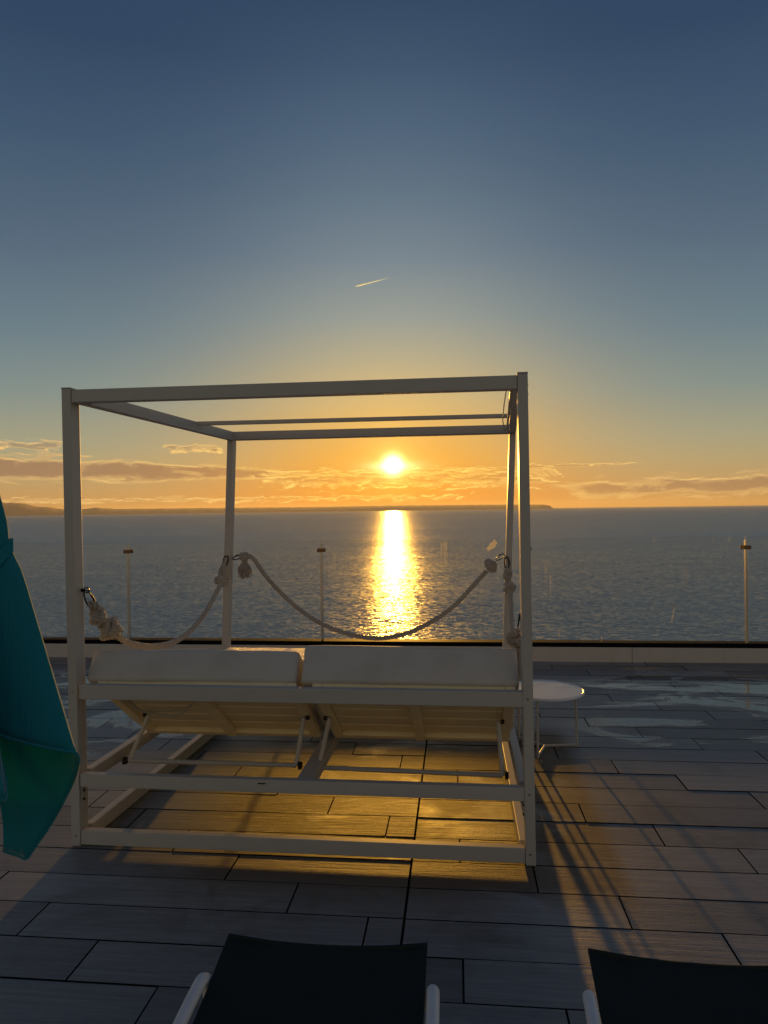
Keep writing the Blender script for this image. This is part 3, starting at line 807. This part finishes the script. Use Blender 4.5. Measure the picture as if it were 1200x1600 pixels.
knot(rl, (0.072, 0.205, 0.950), (0.15, 0.6, -0.65), 0.085, 0.032, 2.6, 2)
hang(rl, [(0.080, 0.24, 0.915), (0.090, 0.33, 0.862), (0.105, 0.47, 0.815), (0.112, 0.62, 0.786), (0.115, 0.78, 0.768), (0.110, 0.95, 0.768), (0.102, 1.12, 0.782), (0.096, 1.30, 0.824), (0.092, 1.48, 0.890), (0.090, 1.64, 0.972), (0.090, 1.70, 1.010)])
knot(rl, (0.091, 1.715, 1.025), (0, 0.2, 0.9), 0.055, 0.024, 2.0, 3)
hang(rl, [(0.080, 1.72, 1.04), (0.076, 1.735, 1.085), (0.090, 1.76, 1.125), (0.103, 1.735, 1.085), (0.103, 1.715, 1.04)])
carabiner(rl, (0.092, 1.762, 1.112), (0.098, 1.798, 1.190), (1, 0, 0.2))
rf = thing('hanging_rope', 'white rope sagging across the far side of the daybed, frayed tassel at one end', 'rope', (-1.407, 3.194, 0), BY, GR)
carabiner(rf, (0.128, D - 0.01, 1.166), (0.188, D - 0.01, 1.186), (0, 0.2, 1))
knot(rf, (0.205, D - 0.01, 1.180), (0.9, 0, -0.3), 0.045, 0.018, 1.8, 4)
tassel(rf, (0.212, D - 0.01, 1.150), 0.115, 0.048, 5)
hang(rf, [(0.225, D - 0.01, 1.185), (0.275, D - 0.01, 1.168), (0.36, D - 0.01, 1.050), (0.476, D - 0.01, 0.922), (0.60, D - 0.01, 0.812), (0.75, D - 0.01, 0.715), (0.93, D - 0.01, 0.645), (1.15, D - 0.01, 0.612), (1.36, D - 0.01, 0.652), (1.55, D - 0.01, 0.745), (1.68, D - 0.01, 0.840), (1.79, D - 0.01, 0.955), (1.90, D - 0.01, 1.075)])
knot(rf, (1.930, D - 0.01, 1.110), (0.7, 0, 0.75), 0.050, 0.024, 2.0, 6)
carabiner(rf, (1.965, D - 0.01, 1.150), (2.020, D - 0.01, 1.186), (0.2, 0.2, 1), 0.003)
rr_ = thing('hanging_rope', 'white rope hanging along the right side of the daybed between its two right posts', 'rope', (-1.407, 3.194, 0), BY, GR)
carabiner(rr_, (W + 0.016, D - 0.065, 1.175), (W + 0.018, D - 0.075, 1.100), (1, 0, 0))
knot(rr_, (W + 0.022, D - 0.085, 1.060), (0, -0.2, -0.9), 0.060, 0.016, 2.0, 7)
knot(rr_, (W + 0.036, D - 0.100, 0.972), (0.1, -0.2, -0.9), 0.055, 0.026, 2.0, 8)
hang(rr_, [(W + 0.036, D - 0.12, 0.945), (W + 0.034, D - 0.25, 0.80), (W + 0.03, D - 0.45, 0.69), (W + 0.022, D - 0.75, 0.622), (W + 0.012, D - 1.05, 0.620), (W - 0.004, D - 1.3, 0.66), (W - 0.018, D - 1.5, 0.735), (W - 0.028, D - 1.62, 0.82), (W - 0.034, D - 1.68, 0.885)])
knot(rr_, (W - 0.036, D - 1.69, 0.920), (0, -0.5, 0.8), 0.070, 0.022, 2.3, 9)
carabiner(rr_, (W - 0.034, 0.120, 0.985), (W - 0.026, 0.085, 1.045), (0.1, 1, 0), 0.0035)

# ------------------------------------------------------------------ side table
st = thing('side_table', 'small round white metal side table on wire legs right of the daybed', 'table', (0.985, 4.43, 0), R(8))
bm = bmesh.new()
TR, TZ = 0.245, 0.366
n = 64; prof = [(0.0, TZ), (TR - 0.012, TZ), (TR - 0.008, TZ + 0.003), (TR - 0.003, TZ + 0.002), (TR, TZ - 0.003), (TR, TZ - 0.010), (TR - 0.004, TZ - 0.012), (0.0, TZ - 0.012)]
rings = []
for r_, z_ in prof:
    rings.append([bm.verts.new((0, 0, z_))] if r_ == 0 else [bm.verts.new((r_ * math.cos(2 * math.pi * k / n), r_ * math.sin(2 * math.pi * k / n), z_)) for k in range(n)])
for A, B in zip(rings, rings[1:]):
    for k in range(n):
        if len(A) == 1: bm.faces.new((A[0], B[k], B[(k + 1) % n]))
        elif len(B) == 1: bm.faces.new((A[k], A[(k + 1) % n], B[0]))
        else: bm.faces.new((A[k], A[(k + 1) % n], B[(k + 1) % n], B[k]))
link_mesh('table_top', bm, M['table'], st)
for an in (-5, 122, 238):
    x_, y_ = 0.205 * math.cos(R(an)), 0.205 * math.sin(R(an))
    bm = bmesh.new(); tube(bm, [(0, 0, 0.014), (x_, y_, 0.014)], 0.0075, 8); link_mesh('foot_bar', bm, M['paint'], st, smooth=True)
    bm = bmesh.new(); tube(bm, [(x_, y_, 0.004), (x_ * 0.97, y_ * 0.97, TZ - 0.0125)], 0.0075, 8); link_mesh('leg', bm, M['paint'], st, smooth=True)
bm = bmesh.new()
for sx_, sy_ in ((-0.02, 0.12), (0.06, 0.15), (0.14, 0.03)):
    pts = smooth_curve([(sx_ - 0.05, sy_ + 0.01, TZ + 0.0005), (sx_ - 0.02, sy_ - 0.012, TZ + 0.0007), (sx_ + 0.02, sy_ + 0.006, TZ + 0.0007), (sx_ + 0.05, sy_ - 0.004, TZ + 0.0005)], 5)
    tube(bm, pts, 0.0016, 6)
link_mesh('water_trickle', bm, M['glass'], st, smooth=True)['kind'] = 'stuff'

# ------------------------------------------------------------------ sun loungers in the foreground
def lounger(label, loc, rot, first=None):
    if first is None:
        t = thing('sun_lounger', label, 'sun lounger', loc, rot, 'dark sling sun loungers')
        # local: x across, y towards the sea (0 = far edge), z up
        hw, L, z = 0.268, 1.9, 0.35
        bm = bmesh.new(); nx, ny = 18, 40; top = []; th_ = 0.012
        for layer in (0, 1):
            for j in range(ny + 1):
                for i in range(nx + 1):
                    a = -1 + 2 * i / nx; t_ = j / ny
                    sag = 0.030 * (1 - a * a) * min(1.0, 0.16 + t_ * 3)
                    edge_in = 0.009 * (1 - a * a) * max(0, 1 - t_ * 8)
                    ear = 0.010 * abs(a) ** 8 * max(0, 1 - t_ * 10)
                    top.append(bm.verts.new((a * (hw - 0.012 * t_), -t_ * L - edge_in, z - sag + ear - layer * th_ - 0.13 * min(t_ * L, 0.6))))
        def vi(l, j, i): return top[l * (nx + 1) * (ny + 1) + j * (nx + 1) + i]
        for j in range(ny):
            for i in range(nx):
                bm.faces.new((vi(0, j, i), vi(0, j, i + 1), vi(0, j + 1, i + 1), vi(0, j + 1, i)))
                bm.faces.new((vi(1, j, i), vi(1, j + 1, i), vi(1, j + 1, i + 1), vi(1, j, i + 1)))
        for j in range(ny):
            for i in (0, nx): bm.faces.new((vi(0, j, i), vi(0, j + 1, i), vi(1, j + 1, i), vi(1, j, i)))
        for i in range(nx):
            for j in (0, ny): bm.faces.new((vi(0, j, i), vi(0, j, i + 1), vi(1, j, i + 1), vi(1, j, i)))
        link_mesh('sling', bm, M['sling'], t, smooth=True)
        bm = bmesh.new()
        tube(bm, smooth_curve([(-hw, -0.004, z + 0.004), (-hw * 0.5, -0.009, z - 0.007), (0, -0.011, z - 0.010), (hw * 0.5, -0.009, z - 0.007), (hw, -0.004, z + 0.004)], 8), 0.007, 8)
        link_mesh('hem', bm, M['sling'], t, smooth=True)
        for sg in (-1, 1):
            x_ = sg * (hw + 0.004)
            pts = [(x_ + sg * 0.004, -0.135, z - 0.075), (x_ + sg * 0.010, -0.128, z - 0.045), (x_ + sg * 0.014, -0.145, z - 0.022), (x_ + sg * 0.016, -0.20, z - 0.016), (x_ + sg * 0.018, -0.5, z - 0.040), (x_ + sg * 0.018, -1.2, z - 0.070), (x_ + sg * 0.018, -1.80, z - 0.070), (x_ + sg * 0.018, -1.86, z - 0.11)]
            bm = bmesh.new(); tube(bm, smooth_curve(pts, 6), 0.016, 12); fr_ = link_mesh('side_rail', bm, M['plastic'], t, smooth=True)
            for yy in (-0.30, -1.65):
                bm = bmesh.new(); beam(bm, (x_ + sg * 0.018, yy, z - 0.022 - (0.02 if yy > -1 else 0.06)), (x_ + sg * 0.03, yy - 0.03, 0.002), 0.034, 0.055, (1, 0, 0), 0.008, 2); link_mesh('leg', bm, M['plastic'], t)
        return t
    r = first.copy(); C.objects.link(r); r.location = loc; r.rotation_euler = (0, 0, rot); r['label'] = label
    for ch in list(first.children):
        c = ch.copy(); C.objects.link(c); c.parent = r
    return r
L1 = lounger('dark sling sun lounger in the bottom middle, straight in front of the daybed', (-0.167, 1.892, 0), R(-5.6))
L2 = lounger('dark sling sun lounger in the bottom right corner, cut off by the picture edge', (0.779, 1.797, 0), R(-8.0), L1)

# ------------------------------------------------------------------ closed parasol on the left
PX, PY_ = -1.045, 1.70
par = thing('parasol', 'closed teal canvas parasol tied with a strap, hanging at the left edge', 'parasol', (PX, PY_, 0), R(0))
bm = bmesh.new(); tube(bm, [(0, 0, 0.05), (0, 0, 2.35)], 0.02, 16); link_mesh('pole', bm, M['plastic'], par, smooth=True)
bm = bmesh.new()
for (r0, r1, z0, z1) in ((0.24, 0.23, 0.002, 0.05), (0.035, 0.03, 0.05, 0.30)):
    bmesh.ops.create_cone(bm, cap_ends=True, segments=40, radius1=r0, radius2=r1, depth=z1 - z0, matrix=Matrix.Translation((0, 0, (z0 + z1) / 2)))
link_mesh('base', bm, M['slab'], par)
bm = bmesh.new(); bmesh.ops.create_uvsphere(bm, u_segments=16, v_segments=10, radius=0.03, matrix=Matrix.Translation((0, 0, 2.37))); link_mesh('finial', bm, M['plastic'], par, smooth=True)
def canopy():
    bm = bmesh.new(); NA, NS = 240, 60; rows = []
    # angle, kind (1 ridge of a fold, 0 valley), hem height, hem radius
    keys = [(-9, 1, 0.945, 0.325), (38, 0, 0.625, 0.155), (62, 0, 0.640, 0.125), (92, 1, 0.86, 0.25), (120, 0, 0.74, 0.10), (148, 1, 0.88, 0.26), (182, 0, 0.75, 0.10),
            (216, 1, 0.90, 0.27), (250, 0, 0.78, 0.12), (284, 1, 0.88, 0.27), (300, 0, 0.95, 0.17), (318, 1, 0.905, 0.335), (336, 0, 1.00, 0.19), (351, 1, 0.945, 0.325)]
    def at(a):
        for (a0, k0, z0, r0), (a1, k1, z1, r1) in zip(keys, keys[1:]):
            if a0 <= a <= a1:
                t = (a - a0) / (a1 - a0)
                k = k0 + (k1 - k0) * t
                kk = 1 - math.sqrt((1 - k) ** 2 + 0.0022) + 0.0469     # rounded ridge
                kk = max(0.0, kk) ** 1.3
                if k0 == k1: return 0.0, z0 + (z1 - z0) * t, 0.2, r0 + (r1 - r0) * t
                rv, rr, = (r0, r1) if k0 == 0 else (r1, r0)
                return kk, z0 + (z1 - z0) * t, rr, rv
    for j in range(NS + 1):
        s = j / NS; row = []
        for i in range(NA):
            ad = -9 + 360 * i / NA
            kk, zh, rr, rv = at(ad); a = R(ad)
            ztop = 2.30; z = ztop + (zh - ztop) * s; t = ztop - z
            ro = 0.02 + (rr - 0.02) * max(0.0, 1.93 - z) / (1.93 - 0.945)
            if 270 < ad < 330: ro = 0.02 + (rr - 0.02) * (max(0.0, 1.80 - z) / (1.80 - 0.905)) ** 1.5
            ri = 0.024 + (rv - 0.024) * min(1.0, t / (ztop - 0.70)) ** 1.6
            r = ri + (max(ro, ri) - ri) * kk
            r -= 0.012 * math.exp(-((z - 1.425) / 0.04) ** 2) * (0.5 + 0.5 * kk)
            r += 0.004 * noise.noise(Vector((math.cos(a) * 3, math.sin(a) * 3, z * 4))) * (1 - kk)
            r += 0.003 * math.sin(z * 16 + 3) * (1 - kk) * s
            row.append(bm.verts.new((r * math.cos(a), r * math.sin(a), z)))
        rows.append(row)
    for A, B in zip(rows, rows[1:]):
        for i in range(NA): bm.faces.new((A[i], A[(i + 1) % NA], B[(i + 1) % NA], B[i]))
    o = link_mesh('canopy', bm, M['teal'], par, smooth=True)
    so = o.modifiers.new('thickness', 'SOLIDIFY'); so.thickness = 0.0015
    # hem tape
    bm = bmesh.new(); hem = [o.data.vertices[NS * NA + i].co.copy() for i in range(NA)]
    tube(bm, hem, 0.0035, 6, closed=True); link_mesh('hem', bm, M['teal'], o, smooth=True)
    return o
can = canopy()
bm = bmesh.new(); pts = []
kp = [(R(a_), (0.02 + (r_ - 0.02) * (1.93 - z_) / 0.985 if not 270 < a_ < 330 else 0.02 + (r_ - 0.02) * ((1.80 - z_) / 0.895) ** 1.5) + 0.0015, z_) for a_, r_, z_ in ((-9, 0.312, 1.428), (92, 0.25, 1.415), (148, 0.26, 1.405), (216, 0.27, 1.385), (284, 0.27, 1.330), (318, 0.335, 1.325), (351, 0.312, 1.428))]
for (a0, r0, z0), (a1, r1, z1) in zip(kp, kp[1:]):
    A_ = Vector((r0 * math.cos(a0), r0 * math.sin(a0), z0)); B_ = Vector((r1 * math.cos(a1), r1 * math.sin(a1), z1))
    for q in range(10): pts.append(A_.lerp(B_, q / 10) * (1 - 0.03 * math.sin(math.pi * q / 10)) + Vector((0, 0, 0.03 * 1.4 * math.sin(math.pi * q / 10))))
ri_ = []
for p in pts:
    d_ = Vector((p.x, p.y, 0)).normalized()
    ri_.append([bm.verts.new(p + Vector((0, 0, 0.016))), bm.verts.new(p + d_ * 0.003 + Vector((0, 0, 0.016))), bm.verts.new(p + d_ * 0.003 - Vector((0, 0, 0.016))), bm.verts.new(p - Vector((0, 0, 0.016)))])
for i in range(60):
    A, B = ri_[i], ri_[(i + 1) % 60]
    for k_ in range(4): bm.faces.new((A[k_], A[(k_ + 1) % 4], B[(k_ + 1) % 4], B[k_]))
link_mesh('strap', bm, M['teal'], par, smooth=True)
